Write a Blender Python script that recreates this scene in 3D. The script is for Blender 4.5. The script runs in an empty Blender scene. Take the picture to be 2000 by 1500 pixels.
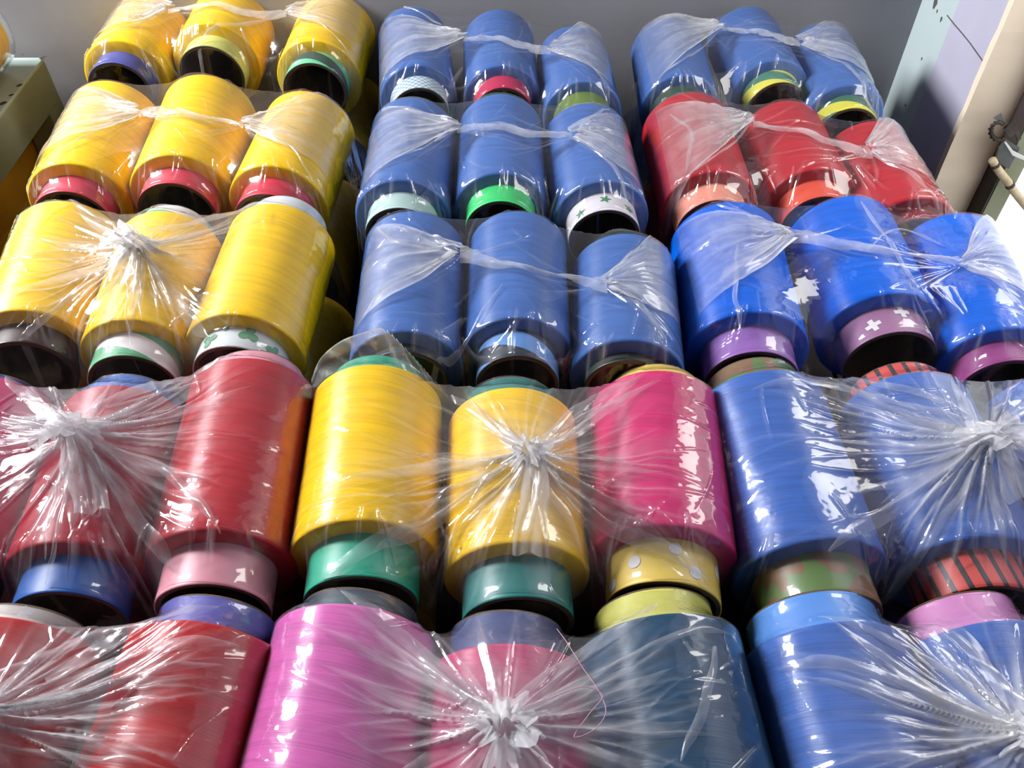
import bpy, math, random
import numpy as np

# ------------------------------------------------------------------ camera, world, lights
SC = bpy.context.scene
COL = SC.collection
F, PITCH = 1650.0, math.radians(47.8)          # focal length in pixels of a 2000 px wide frame
ZR, HC = 0.95, 0.578                           # height of the pile's top, camera height above it
SP, CP = math.sin(PITCH), math.cos(PITCH)

cam = bpy.data.objects.new('camera', bpy.data.cameras.new('camera'))
COL.objects.link(cam)
cam.data.sensor_width = 36.0
cam.data.lens = 36.0 * F / 2000.0
cam.data.clip_start = 0.02
cam.location = (0, 0, ZR + HC)
cam.rotation_euler = (math.pi / 2 - PITCH, 0, 0)
SC.camera = cam

world = bpy.data.worlds.new('world')
SC.world = world
world.use_nodes = True
world.node_tree.nodes['Background'].inputs['Color'].default_value = (0.93, 0.96, 1.0, 1)
world.node_tree.nodes['Background'].inputs['Strength'].default_value = 1.6


def area(name, loc, rot, sx, sy, power, colour):
    l = bpy.data.lights.new(name, 'AREA')
    l.shape = 'RECTANGLE'
    l.size, l.size_y, l.energy, l.color = sx, sy, power, colour
    o = bpy.data.objects.new(name, l)
    COL.objects.link(o)
    o.location, o.rotation_euler = loc, rot
    return o


# daylight entering by the window openings of the two side walls
area('daylight_left_window', (-1.55, 1.16, ZR + 0.95), (0, math.radians(-90 + 30), math.radians(-12)), 0.5, 0.36, 62, (0.97, 0.975, 1.0))
portal = area('daylight_right_window', (0.80, 0.86, ZR + 0.23), (0, math.radians(90), 0), 1.2, 0.56, 1, (1, 1, 1))
portal.data.cycles.is_portal = True             # the sky beyond the window lights the room through here

area('daylight_right_window_top', (0.775, 0.93, ZR + 0.56), (0, math.radians(90 - 33), math.radians(10)), 0.4, 0.3, 3.5, (1.0, 0.98, 0.94))

SC.cycles.adaptive_threshold = 0.03
SC.cycles.max_bounces = 3
SC.cycles.use_light_tree = False
SC.cycles.diffuse_bounces = 2
SC.cycles.glossy_bounces = 1
SC.cycles.transmission_bounces = 3
SC.cycles.transparent_max_bounces = 8
SC.cycles.caustics_reflective = False
SC.cycles.caustics_refractive = False
SC.view_settings.view_transform = 'Standard'
SC.view_settings.look = 'None'
SC.view_settings.exposure = 0.12
SC.view_settings.gamma = 1.0
SC.view_settings.use_curve_mapping = False

rnd = random.Random(11)
nrs = np.random.RandomState(5)


def at(px, py, z=0.0):
    """world point on the level z (measured from the top of the pile) seen at a pixel of the photograph"""
    u, v = (px - 1000) / F, (750 - py) / F
    t = (HC - z) / (SP - CP * v)
    return np.array([u * t, (CP + SP * v) * t, ZR + z])


def at_x(px, py, X):
    u, v = (px - 1000) / F, (750 - py) / F
    t = X / u
    return np.array([X, (CP + SP * v) * t, ZR + HC - (SP - CP * v) * t])


def at_y(px, py, Y):
    u, v = (px - 1000) / F, (750 - py) / F
    t = Y / (CP + SP * v)
    return np.array([u * t, Y, ZR + HC - (SP - CP * v) * t])


# ------------------------------------------------------------------ materials
def lin(c):
    return tuple(((x / 255) / 12.92 if x <= 10 else ((x / 255 + 0.055) / 1.055) ** 2.4) for x in c) + (1.0,)


def nodes(name):
    m = bpy.data.materials.new(name)
    m.use_nodes = True
    nt = m.node_tree
    b = nt.nodes['Principled BSDF']
    return m, nt, b


def N(nt, t, **kw):
    n = nt.nodes.new(t)
    for k, v in kw.items():
        if k in n.inputs:
            n.inputs[k].default_value = v
        else:
            setattr(n, k, v)
    return n


def math_node(nt, op, a, b=None):
    n = nt.nodes.new('ShaderNodeMath')
    n.operation = op
    for i, x in enumerate((a, b)):
        if x is None:
            continue
        if isinstance(x, (int, float)):
            n.inputs[i].default_value = x
        else:
            nt.links.new(x, n.inputs[i])
    return n.outputs[0]


def two_tone(nt, fac, c1, c2):
    n = nt.nodes.new('ShaderNodeMix')
    n.data_type = 'RGBA'
    nt.links.new(fac, n.inputs[0])
    for i, c in ((6, c1), (7, c2)):
        if isinstance(c, tuple):
            n.inputs[i].default_value = c
        else:
            nt.links.new(c, n.inputs[i])
    return n.outputs[2]


YARN = {}


def yarn(key, rgb):
    """filament yarn wound round a tube (axis = local Y): fine threads, streaky gloss along the axis"""
    if key in YARN:
        return YARN[key]
    m, nt, b = nodes('yarn_' + key)
    L = nt.links
    tc = N(nt, 'ShaderNodeTexCoord')
    sep = N(nt, 'ShaderNodeSeparateXYZ')
    L.new(tc.outputs['Object'], sep.inputs[0])
    y = math_node(nt, 'ADD', sep.outputs[1], math_node(nt, 'MULTIPLY', sep.outputs[0], 0.13))
    comb = N(nt, 'ShaderNodeCombineXYZ')
    L.new(math_node(nt, 'MULTIPLY', sep.outputs[0], 5), comb.inputs[0])
    L.new(math_node(nt, 'MULTIPLY', y, 900), comb.inputs[1])
    L.new(math_node(nt, 'MULTIPLY', sep.outputs[2], 5), comb.inputs[2])
    n1 = N(nt, 'ShaderNodeTexNoise', Scale=1.0, Detail=2.0)
    L.new(comb.outputs[0], n1.inputs['Vector'])
    comb2 = N(nt, 'ShaderNodeCombineXYZ')
    L.new(math_node(nt, 'MULTIPLY', sep.outputs[0], 14), comb2.inputs[0])
    L.new(math_node(nt, 'MULTIPLY', y, 130), comb2.inputs[1])
    L.new(math_node(nt, 'MULTIPLY', sep.outputs[2], 14), comb2.inputs[2])
    n2 = N(nt, 'ShaderNodeTexNoise', Scale=1.0, Detail=3.0)
    L.new(comb2.outputs[0], n2.inputs['Vector'])
    c = lin(rgb)
    dark = tuple(x * 0.78 for x in c[:3]) + (1,)
    fac = math_node(nt, 'MULTIPLY', math_node(nt, 'ADD', n1.outputs[0], n2.outputs[0]), 0.5)
    ramp = N(nt, 'ShaderNodeMapRange')
    ramp.inputs['From Min'].default_value, ramp.inputs['From Max'].default_value = 0.38, 0.58
    L.new(fac, ramp.inputs['Value'])
    L.new(two_tone(nt, ramp.outputs[0], dark, c), b.inputs['Base Color'])
    b.inputs['Roughness'].default_value = 0.40
    b.inputs['Specular IOR Level'].default_value = 0.32
    b.inputs['Anisotropic'].default_value = 0.75
    b.inputs['Anisotropic Rotation'].default_value = 0.25
    tan = N(nt, 'ShaderNodeTangent', direction_type='RADIAL', axis='Y')
    L.new(tan.outputs[0], b.inputs['Tangent'])
    bp = N(nt, 'ShaderNodeBump', Strength=0.7, Distance=0.0007)
    L.new(fac, bp.inputs['Height'])
    L.new(bp.outputs[0], b.inputs['Normal'])
    YARN[key] = m
    return m


TUBE = {}


def tube_mat(spec):
    """printed paper sleeve of a tube; spec = (pattern, colour, colour)"""
    if spec in TUBE:
        return TUBE[spec]
    m, nt, b = nodes('sleeve_%d' % len(TUBE))
    L = nt.links
    pat, c1 = spec[0], lin(spec[1])
    c2 = lin(spec[2]) if len(spec) > 2 else c1
    b.inputs['Roughness'].default_value = 0.45
    tc = N(nt, 'ShaderNodeTexCoord')
    sep = N(nt, 'ShaderNodeSeparateXYZ')
    L.new(tc.outputs['Object'], sep.inputs[0])
    ang = math_node(nt, 'ARCTAN2', sep.outputs[0], sep.outputs[2])
    if pat == 'plain':
        nz = N(nt, 'ShaderNodeTexNoise', Scale=60.0)
        L.new(tc.outputs['Object'], nz.inputs['Vector'])
        L.new(two_tone(nt, nz.outputs[0], tuple(x * 0.85 for x in c1[:3]) + (1,), c1), b.inputs['Base Color'])
    elif pat == 'spiral':
        k = math_node(nt, 'ADD', math_node(nt, 'MULTIPLY', sep.outputs[1], 22), math_node(nt, 'MULTIPLY', ang, 0.32))
        fac = math_node(nt, 'GREATER_THAN', math_node(nt, 'FRACT', k), 0.5)
        L.new(two_tone(nt, fac, c1, c2), b.inputs['Base Color'])
    elif pat == 'stripes':                      # stripes along the axis
        k = math_node(nt, 'ADD', math_node(nt, 'MULTIPLY', ang, 3.6), math_node(nt, 'MULTIPLY', sep.outputs[1], 12))
        fac = math_node(nt, 'GREATER_THAN', math_node(nt, 'FRACT', k), 0.66)
        L.new(two_tone(nt, fac, c1, c2), b.inputs['Base Color'])
    elif pat == 'diamond':
        k1 = math_node(nt, 'ADD', math_node(nt, 'MULTIPLY', ang, 4.5), math_node(nt, 'MULTIPLY', sep.outputs[1], 110))
        k2 = math_node(nt, 'SUBTRACT', math_node(nt, 'MULTIPLY', ang, 4.5), math_node(nt, 'MULTIPLY', sep.outputs[1], 110))
        f1 = math_node(nt, 'GREATER_THAN', math_node(nt, 'FRACT', k1), 0.5)
        f2 = math_node(nt, 'GREATER_THAN', math_node(nt, 'FRACT', k2), 0.5)
        L.new(two_tone(nt, math_node(nt, 'MULTIPLY', math_node(nt, 'ADD', f1, f2), 0.5), c1, c2), b.inputs['Base Color'])
    elif pat == 'blotch':
        nz = N(nt, 'ShaderNodeTexNoise', Scale=45.0, Detail=1.0)
        L.new(tc.outputs['Object'], nz.inputs['Vector'])
        L.new(two_tone(nt, math_node(nt, 'GREATER_THAN', nz.outputs[0], 0.5), c1, c2), b.inputs['Base Color'])
    TUBE[spec] = m
    return m


def plain(name, rgb, rough=0.6, var=0.15, scale=20.0, bump=0.0, metal=0.0, rgb2=None):
    m, nt, b = nodes(name)
    c = lin(rgb)
    c2 = lin(rgb2) if rgb2 else tuple(x * (1 - var) for x in c[:3]) + (1,)
    tc = N(nt, 'ShaderNodeTexCoord')
    nz = N(nt, 'ShaderNodeTexNoise', Scale=scale, Detail=5.0)
    nt.links.new(tc.outputs['Object'], nz.inputs['Vector'])
    r = N(nt, 'ShaderNodeMapRange')
    r.inputs['From Min'].default_value, r.inputs['From Max'].default_value = 0.35, 0.65
    nt.links.new(nz.outputs[0], r.inputs['Value'])
    nt.links.new(two_tone(nt, r.outputs[0], c2, c), b.inputs['Base Color'])
    b.inputs['Roughness'].default_value = rough
    b.inputs['Metallic'].default_value = metal
    if bump:
        bp = N(nt, 'ShaderNodeBump', Strength=bump, Distance=0.002)
        nt.links.new(nz.outputs[0], bp.inputs['Height'])
        nt.links.new(bp.outputs[0], b.inputs['Normal'])
    return m


def film_mat(name, base, rough=0.10, refl=0.85):
    """thin clear polythene: clear where single, milky where it is gathered or doubled ('haze' attribute)"""
    m = bpy.data.materials.new(name)
    m.use_nodes = True
    nt = m.node_tree
    nt.nodes.remove(nt.nodes['Principled BSDF'])
    out = nt.nodes['Material Output']
    L = nt.links
    at_ = N(nt, 'ShaderNodeAttribute', attribute_name='haze')
    tc = N(nt, 'ShaderNodeTexCoord')
    nz = N(nt, 'ShaderNodeTexNoise', Scale=46.0, Detail=1.6, Distortion=0.9)
    L.new(tc.outputs['Object'], nz.inputs['Vector'])
    nz2 = N(nt, 'ShaderNodeTexNoise', Scale=170.0, Detail=0.0)
    L.new(tc.outputs['Object'], nz2.inputs['Vector'])
    h = math_node(nt, 'MULTIPLY', at_.outputs['Fac'], math_node(nt, 'ADD', 0.45, nz.outputs[0]))
    h = math_node(nt, 'MINIMUM', math_node(nt, 'ADD', h, base), 0.92)
    tr = N(nt, 'ShaderNodeBsdfTransparent', Color=(0.97, 0.97, 0.975, 1))
    df = N(nt, 'ShaderNodeBsdfDiffuse', Color=(0.93, 0.93, 0.95, 1))
    tl = N(nt, 'ShaderNodeBsdfTranslucent', Color=(0.93, 0.93, 0.95, 1))
    wm = N(nt, 'ShaderNodeMixShader')
    wm.inputs[0].default_value = 0.45
    L.new(df.outputs[0], wm.inputs[1])
    L.new(tl.outputs[0], wm.inputs[2])
    mx = N(nt, 'ShaderNodeMixShader')
    L.new(h, mx.inputs[0])
    L.new(tr.outputs[0], mx.inputs[1])
    L.new(wm.outputs[0], mx.inputs[2])
    bp = N(nt, 'ShaderNodeBump', Strength=0.5, Distance=0.0016)
    L.new(math_node(nt, 'ADD', nz.outputs[0], math_node(nt, 'MULTIPLY', nz2.outputs[0], 0.22)), bp.inputs['Height'])
    gl = N(nt, 'ShaderNodeBsdfGlossy', Roughness=rough, Color=(1, 1, 1, 1))
    L.new(bp.outputs[0], gl.inputs['Normal'])
    fr = N(nt, 'ShaderNodeFresnel', IOR=1.5)
    L.new(bp.outputs[0], fr.inputs['Normal'])
    geo = N(nt, 'ShaderNodeNewGeometry')
    L.new(math_node(nt, 'SUBTRACT', 1.5, math_node(nt, 'MULTIPLY', geo.outputs['Backfacing'], 0.8333)), fr.inputs['IOR'])   # both faces of the film reflect alike
    fx = N(nt, 'ShaderNodeMixShader')
    L.new(math_node(nt, 'MINIMUM', math_node(nt, 'MULTIPLY', fr.outputs[0], refl), 0.8), fx.inputs[0])
    L.new(mx.outputs[0], fx.inputs[1])
    L.new(gl.outputs[0], fx.inputs[2])
    L.new(fx.outputs[0], out.inputs['Surface'])
    return m


FILM = film_mat('polythene', 0.010, 0.085, 1.15)
MILKY = film_mat('gathered_polythene', 0.012, 0.22, 1.1)
CARD = plain('bare_cardboard', (92, 74, 58), 0.9, 0.3, 90)
PRINT = {k: plain('print_' + k, c, 0.5, 0.05) for k, c in
         {'green': (58, 132, 84), 'white': (225, 222, 222), 'clover': (92, 150, 108)}.items()}
WALL = plain('grey_plaster', (164, 164, 169), 0.9, 0.10, 3.5, 0.25, rgb2=(146, 146, 152))
CYAN = plain('pale_cyan_plaster', (196, 212, 212), 0.85, 0.08, 5, 0.2)
LILAC = plain('lilac_plaster', (196, 194, 212), 0.85, 0.12, 5, 0.2)
CREAM = plain('cream_painted_wood', (252, 234, 208), 0.6, 0.08, 14, 0.3)
OLIVE = plain('olive_paint', (134, 138, 108), 0.55, 0.15, 25, 0.1)
BROWN_SHADE = plain('brown_wood_and_post_shade', (62, 52, 50), 0.7, 0.25, 30, 0.1)  # bare wood of the table chips; also shade painted on the window post
IRON = plain('rusty_iron', (70, 62, 55), 0.55, 0.4, 60, 0.4, 0.6)
PLATE = plain('grey_iron', (92, 94, 92), 0.5, 0.3, 40, 0.2, 0.5)
BONE = plain('peeling_cream_paint', (206, 186, 150), 0.6, 0.3, 60, 0.3)
MINT = plain('mint_table_paint', (178, 196, 188), 0.5, 0.14, 12, 0.15)
SAGE = plain('sage_table_paint', (150, 156, 132), 0.55, 0.2, 12, 0.15)
BOARD = plain('yellow_board', (206, 148, 24), 0.7, 0.15, 9)
FLOOR = plain('concrete', (120, 116, 110), 0.9, 0.2, 6)
WOOD = plain('worn_timber', (58, 47, 38), 0.8, 0.3, 18, 0.3)


# ------------------------------------------------------------------ mesh helpers
def mesh_obj(name, verts, faces, mats, parent=None, loc=(0, 0, 0), smooth=False, mat_idx=None, haze=None):
    me = bpy.data.meshes.new(name)
    me.from_pydata([tuple(v) for v in verts], [], [tuple(f) for f in faces])
    for m in (mats if isinstance(mats, (list, tuple)) else [mats]):
        me.materials.append(m)
    if smooth:
        me.polygons.foreach_set('use_smooth', [True] * len(me.polygons))
    if mat_idx is not None:
        me.polygons.foreach_set('material_index', mat_idx)
    if haze is not None:
        a = me.attributes.new('haze', 'FLOAT', 'POINT')
        a.data.foreach_set('value', np.asarray(haze, dtype=np.float32))
    me.update()
    o = bpy.data.objects.new(name, me)
    COL.objects.link(o)
    o.location = loc
    if parent is not None:
        o.parent = parent
    return o


def tag(o, label=None, cat=None, group=None, kind=None):
    for k, v in (('label', label), ('category', cat), ('group', group), ('kind', kind)):
        if v:
            o[k] = v
    return o


def empty(name, loc, rz=0.0):
    o = bpy.data.objects.new(name, None)
    COL.objects.link(o)
    o.location, o.rotation_euler = tuple(loc), (0, 0, rz)
    o.empty_display_size = 0.02
    return o


def box_geo(boxes):
    """boxes: (x0,x1,y0,y1,z0,z1) -> verts, faces"""
    V, Fc = [], []
    for x0, x1, y0, y1, z0, z1 in boxes:
        n = len(V)
        V += [(x0, y0, z0), (x1, y0, z0), (x1, y1, z0), (x0, y1, z0), (x0, y0, z1), (x1, y0, z1), (x1, y1, z1), (x0, y1, z1)]
        Fc += [(n, n + 3, n + 2, n + 1), (n + 4, n + 5, n + 6, n + 7), (n, n + 1, n + 5, n + 4), (n + 1, n + 2, n + 6, n + 5),
               (n + 2, n + 3, n + 7, n + 6), (n + 3, n, n + 4, n + 7)]
    return V, Fc


def boxes(name, bs, mat, parent=None, bevel=0.0):
    V, Fc = box_geo(bs)
    o = mesh_obj(name, V, Fc, mat, parent)
    if bevel:
        md = o.modifiers.new('bevel', 'BEVEL')
        md.width, md.segments = bevel, 2
    return o


def lathe(profile, seg, closed=False):
    """profile of (t, r, material) along local Y"""
    V, Fc, Mi = [], [], []
    n = len(profile)
    for t, r, _ in profile:
        for k in range(seg):
            a = 2 * math.pi * k / seg
            V.append((r * math.sin(a), t, r * math.cos(a)))
    for i in range(n if closed else n - 1):
        j = (i + 1) % n
        for k in range(seg):
            k2 = (k + 1) % seg
            Fc.append((i * seg + k, j * seg + k, j * seg + k2, i * seg + k2))
            Mi.append(profile[i][2])
    return V, Fc, Mi


def tube_path(pts, rad, seg=6):
    pts = [np.array(p, float) for p in pts]
    V, Fc = [], []
    for i, p in enumerate(pts):
        d = pts[min(i + 1, len(pts) - 1)] - pts[max(i - 1, 0)]
        d /= np.linalg.norm(d) + 1e-9
        a = np.cross(d, (0.13, 0.21, 0.97))
        a /= np.linalg.norm(a) + 1e-9
        b = np.cross(d, a)
        r = rad[i] if hasattr(rad, '__len__') else rad
        for k in range(seg):
            t = 2 * math.pi * k / seg
            V.append(tuple(p + r * (math.cos(t) * a + math.sin(t) * b)))
    for i in range(len(pts) - 1):
        for k in range(seg):
            k2 = (k + 1) % seg
            Fc.append((i * seg + k, i * seg + k2, (i + 1) * seg + k2, (i + 1) * seg + k))
    Fc.append(tuple(range(seg))[::-1])
    Fc.append(tuple((len(pts) - 1) * seg + k for k in range(seg)))
    return V, Fc


def spline(pts, n):
    """Catmull-Rom through the points"""
    P = [np.array(p, float) for p in pts]
    P = [2 * P[0] - P[1]] + P + [2 * P[-1] - P[-2]]
    out = []
    for i in range(1, len(P) - 2):
        for k in range(n):
            t = k / n
            out.append(0.5 * ((2 * P[i]) + (P[i + 1] - P[i - 1]) * t + (2 * P[i - 1] - 5 * P[i] + 4 * P[i + 1] - P[i + 2]) * t * t
                              + (3 * P[i] - P[i - 1] - 3 * P[i + 1] + P[i + 2]) * t ** 3))
    out.append(P[-2])
    return out


# ------------------------------------------------------------------ the room
XR, YW = 0.655, 1.36            # right wall, back wall
XL, YF, ZC = -1.6, -1.9, 2.9
T = 0.12
tag(boxes('floor', [(XL - T, XR + T, YF - T, YW + T, -0.1, 0)], FLOOR), kind='structure')
tag(boxes('ceiling', [(XL - T, XR + T, YF - T, YW + T, ZC, ZC + 0.1)], plain('grey_ceiling', (104, 102, 100), 0.9)), kind='structure')
tag(boxes('wall_back', [(XL - T, XR + T, YW, YW + T, 0, ZC)], WALL), kind='structure')
tag(boxes('wall_front', [(XL - T, XR + T, YF - T, YF, 0, ZC)], plain('front_plaster', (52, 51, 50), 0.9)), kind='structure')
wy0, wy1, wz0, wz1 = 0.95, 1.355, ZR + 0.65, ZR + 1.25
tag(boxes('wall_left', [(XL - T, XL, YF, wy0, 0, ZC), (XL - T, XL, wy1, YW, 0, ZC), (XL - T, XL, wy0, wy1, 0, wz0), (XL - T, XL, wy0, wy1, wz1, ZC)],
          plain('left_plaster', (165, 165, 168), 0.9)), kind='structure')
# right wall with its window opening
yB = at_x(1832, 110, XR)[1]
yC = at_x(1900, 200, XR)[1]
T2 = 0.105                                      # the right wall's thickness
XO = 0.602 * yC / (CP + SP * (550 / F))         # outer edge of the cream reveal
oy0, oz0, oz1 = 0.62, ZR - 0.34, ZR + 0.8
wr = boxes('wall_right', [(XR, XR + T2, yC + 0.012, yB, 0, ZC), (XR, XR + T2, YF, oy0, 0, ZC), (XR, XR + T2, oy0, yC + 0.012, 0, oz0), (XR, XR + T2, oy0, yC + 0.012, oz1, ZC)], LILAC)
tag(wr, kind='structure')
tag(boxes('trim_1', [(XR, XR + T, yB, YW, 0, ZC)], CYAN), kind='structure')


V, Fc = tube_path([at_x(px, py, XR - 0.0004) for px, py in [(1850, 30), (1866, 50), (1880, 66), (1896, 86), (1920, 120)]], 0.0009, 5)
STAIN = plain('dark_stain', (96, 90, 92), 0.9)
mesh_obj('crack', V, Fc, STAIN, wr)
for px, py, r in ((1826, 7, 0.006), (1838, 38, 0.003), (1830, 22, 0.002), (1768, 206, 0.002), (1921, 121, 0.003), (1800, 115, 0.002)):
    q = at_x(px, py, XR - 0.0003)
    ring_ = [(q[0], q[1] + r * math.cos(a) * (1 + 0.3 * math.sin(3 * a)), q[2] + r * 1.4 * math.sin(a)) for a in np.linspace(0, 6.28, 12)[:-1]]
    mesh_obj('stain', ring_, [tuple(range(11))[::-1]], STAIN, wr)


def wobbly_board(name, x0, x1, y0, y1, z0, z1, mat, n=60, amp=0.0025):
    """upright board whose far edge is uneven, as thick old paint leaves it"""
    r = random.Random(3)
    V, Fc = [], []
    off = 0
    for i in range(n + 1):
        z = z0 + (z1 - z0) * i / n
        off = 0.7 * off + r.uniform(-amp, amp)
        V += [(x0, y0 + 0.3 * off, z), (x0, y1 + off, z), (x1, y1 + off, z), (x1, y0 + 0.3 * off, z)]
    for i in range(n):
        a, b = 4 * i, 4 * i + 4
        for k in range(4):
            k2 = (k + 1) % 4
            Fc.append((a + k, b + k, b + k2, a + k2))
    Fc += [(0, 1, 2, 3), (4 * n + 3, 4 * n + 2, 4 * n + 1, 4 * n)]
    return mesh_obj(name, V, Fc, mat)


tag(wobbly_board('trim_2', XR - 0.004, XO, yC, yC + 0.0115, oz0, oz1, CREAM), kind='structure')
yE = at_x(1928, 400, XO)[1]
XG = 0.583 * yE / (CP + SP * (350 / F))
win = empty('window_1', (XO + 0.01, (oy0 + yC) / 2, oz0))
tag(win, kind='structure')
def wbox(name, b, mat):
    c = win.location
    return boxes(name, [(b[0] - c.x, b[1] - c.x, b[2] - c.y, b[3] - c.y, b[4] - c.z, b[5] - c.z)], mat, win)
wbox('post_shaded_side', (XO - 0.003, XO, yE + 0.001, yC - 0.0005, oz0 + 0.03, oz1 - 0.001), BROWN_SHADE)  # thin plate: the post's brown side with its shade put into the colour
wbox('window_post', (XO + 0.0002, XG, yE, yC + 0.011, oz0 + 0.03, oz1 - 0.001), OLIVE)
wbox('window_post', (XO, XG, oy0 + 0.001, oy0 + 0.04, oz0 + 0.03, oz1 - 0.001), OLIVE)
wbox('window_head', (XO, XG, oy0 + 0.04, yE, oz1 - 0.04, oz1 - 0.001), OLIVE)
wbox('window_sill', (XR + 0.002, XG + 0.02, oy0 + 0.001, yE, oz0 + 0.001, oz0 + 0.03), OLIVE)

# rusty window catch: ring, tab, plate and stay bar
P = lambda px, py, dx=0.0: at_y(px, py, yE - 0.003 + dx)
catch = empty('window_catch', P(1960, 262))
c0 = np.array(catch.location)
ring = [P(1950 + 15 * math.cos(a) * 1.0, 256 + 17 * math.sin(a), -0.006) - c0 for a in np.linspace(-0.9, -5.6, 22)]
V, Fc = tube_path(ring, [0.0028 + 0.0012 * math.sin(3 * i) for i in range(22)], 8)
mesh_obj('ring', V, Fc, IRON, catch, smooth=True)


def plate(name, pix, mat, parent, c0, x=-0.006, th=0.004):
    pts = [P(a, b, x) - c0 for a, b in pix]
    n = len(pts)
    V = [tuple(p) for p in pts] + [tuple(p + np.array((0, th, 0))) for p in pts]
    Fc = [tuple(range(n)), tuple(range(2 * n - 1, n - 1, -1))] + [(i, i + n, (i + 1) % n + n, (i + 1) % n) for i in range(n)]
    return mesh_obj(name, V, Fc, mat, parent)


plate('tab', [(1942, 233), (1957, 223), (1962, 246), (1952, 243), (1955, 236)], PLATE, catch, c0)
plate('hook', [(1961, 253), (1984, 235), (1990, 250), (1995, 270), (1988, 278), (1984, 262), (1972, 268)], IRON, catch, c0, -0.010)
plate('keeper', [(1952, 290), (1968, 274), (1992, 290), (1970, 330), (1944, 315)], PLATE, catch, c0, -0.003)
plate('wire', [(1962, 279), (1966, 278), (1980, 296), (2003, 308), (2003, 314), (1978, 304)], PRINT['white'], catch, c0, -0.010, 0.003)
bar = [P(1938, 312, -0.012), P(1950, 332, -0.012), P(1968, 355, -0.014), P(1984, 378, -0.016), P(2012, 412, -0.02)]
bar = [p - c0 for p in bar]
V, Fc = tube_path(spline(bar, 5), 0.0058, 8)
mesh_obj('stay_bar', V, Fc, BONE, catch, smooth=True)
for t in (2, 11):
    q = spline(bar, 5)
    V, Fc = tube_path([q[t], q[t + 1]], 0.0068, 8)
    mesh_obj('rust_band', V, Fc, IRON, catch)
tag(catch, 'rusty iron ring, hook and peeling stay bar on the cream window frame', 'window catch')

# timber platform that carries the pile
ZB = -0.262
plat = empty('timber_platform', (-0.15, 0.75, 0))
for k in range(8):
    x = -0.50 + k * 0.152
    boxes('plank', [(x - 0.073 + 0.10, x + 0.073 + 0.10, -0.72, 0.58, ZR + ZB - 0.03, ZR + ZB - 0.001)], WOOD, plat)
for x in (-0.42, 0.68):
    for y in (-0.65, 0.5):
        boxes('leg', [(x - 0.04, x + 0.04, y - 0.04, y + 0.04, 0, ZR + ZB - 0.03)], WOOD, plat)
tag(plat, 'worn timber platform in the shade underneath the bagged spools', 'platform')

# ------------------------------------------------------------------ spools
Y_ = (255, 204, 10)
BL = (70, 108, 176)
COLS = {'yellow': Y_, 'blue': BL, 'royal': (0, 98, 216), 'scarlet': (182, 38, 48), 'crimson': (166, 24, 44), 'red': (184, 22, 24),
        'magenta': (206, 28, 104), 'orchid': (210, 98, 172), 'rose': (196, 52, 108), 'navyteal': (0, 64, 98), 'purple': (70, 44, 120),
        'sky': (58, 102, 184)}


def lookup(s):
    return yarn(s, COLS[s])


RATIO = 0.74
SPOOLS = {}


def star(n, r1, r2, rot=0.0):
    return [((r1 if k % 2 == 0 else r2) * math.cos(rot + math.pi * k / n), (r1 if k % 2 == 0 else r2) * math.sin(rot + math.pi * k / n)) for k in range(2 * n)]


def cross(r, w, rot):
    p = [(w, w), (w, r), (-w, r), (-w, w), (-r, w), (-r, -w), (-w, -w), (-w, -r), (w, -r), (w, -w), (r, -w), (r, w)]
    c, s = math.cos(rot), math.sin(rot)
    return [(x * c - y * s, x * s + y * c) for x, y in p]


def disc(r, n=14, dx=0.0, dy=0.0):
    return [(dx + r * math.cos(2 * math.pi * k / n), dy + r * math.sin(2 * math.pi * k / n)) for k in range(n)]


def clover(r, rot):
    out = []
    for k in range(36):
        a = 2 * math.pi * k / 36
        q = r * (0.35 + 0.65 * abs(math.cos(1.5 * a)))
        out.append((q * math.cos(a + rot), q * math.sin(a + rot)))
    return out


def decal(name, shape, ang, t, r, mat, parent):
    """flat print on the tube: outline bent round the tube at angle ang (0 = top), axial place t"""
    V = []
    for rr in (r + 0.00015, r + 0.0005):
        V.append((rr * math.sin(ang), t, rr * math.cos(ang)))
        for x, y in shape:
            a = ang + x / r
            V.append((rr * math.sin(a), t + y, rr * math.cos(a)))
    n = len(shape)
    m = n + 1
    Fc = [(m, m + 1 + k, m + 1 + (k + 1) % n) for k in range(n)] + [(1 + k, 1 + (k + 1) % n, m + 1 + (k + 1) % n, m + 1 + k) for k in range(n)]
    return mesh_obj(name, V, Fc, mat, parent)


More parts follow.
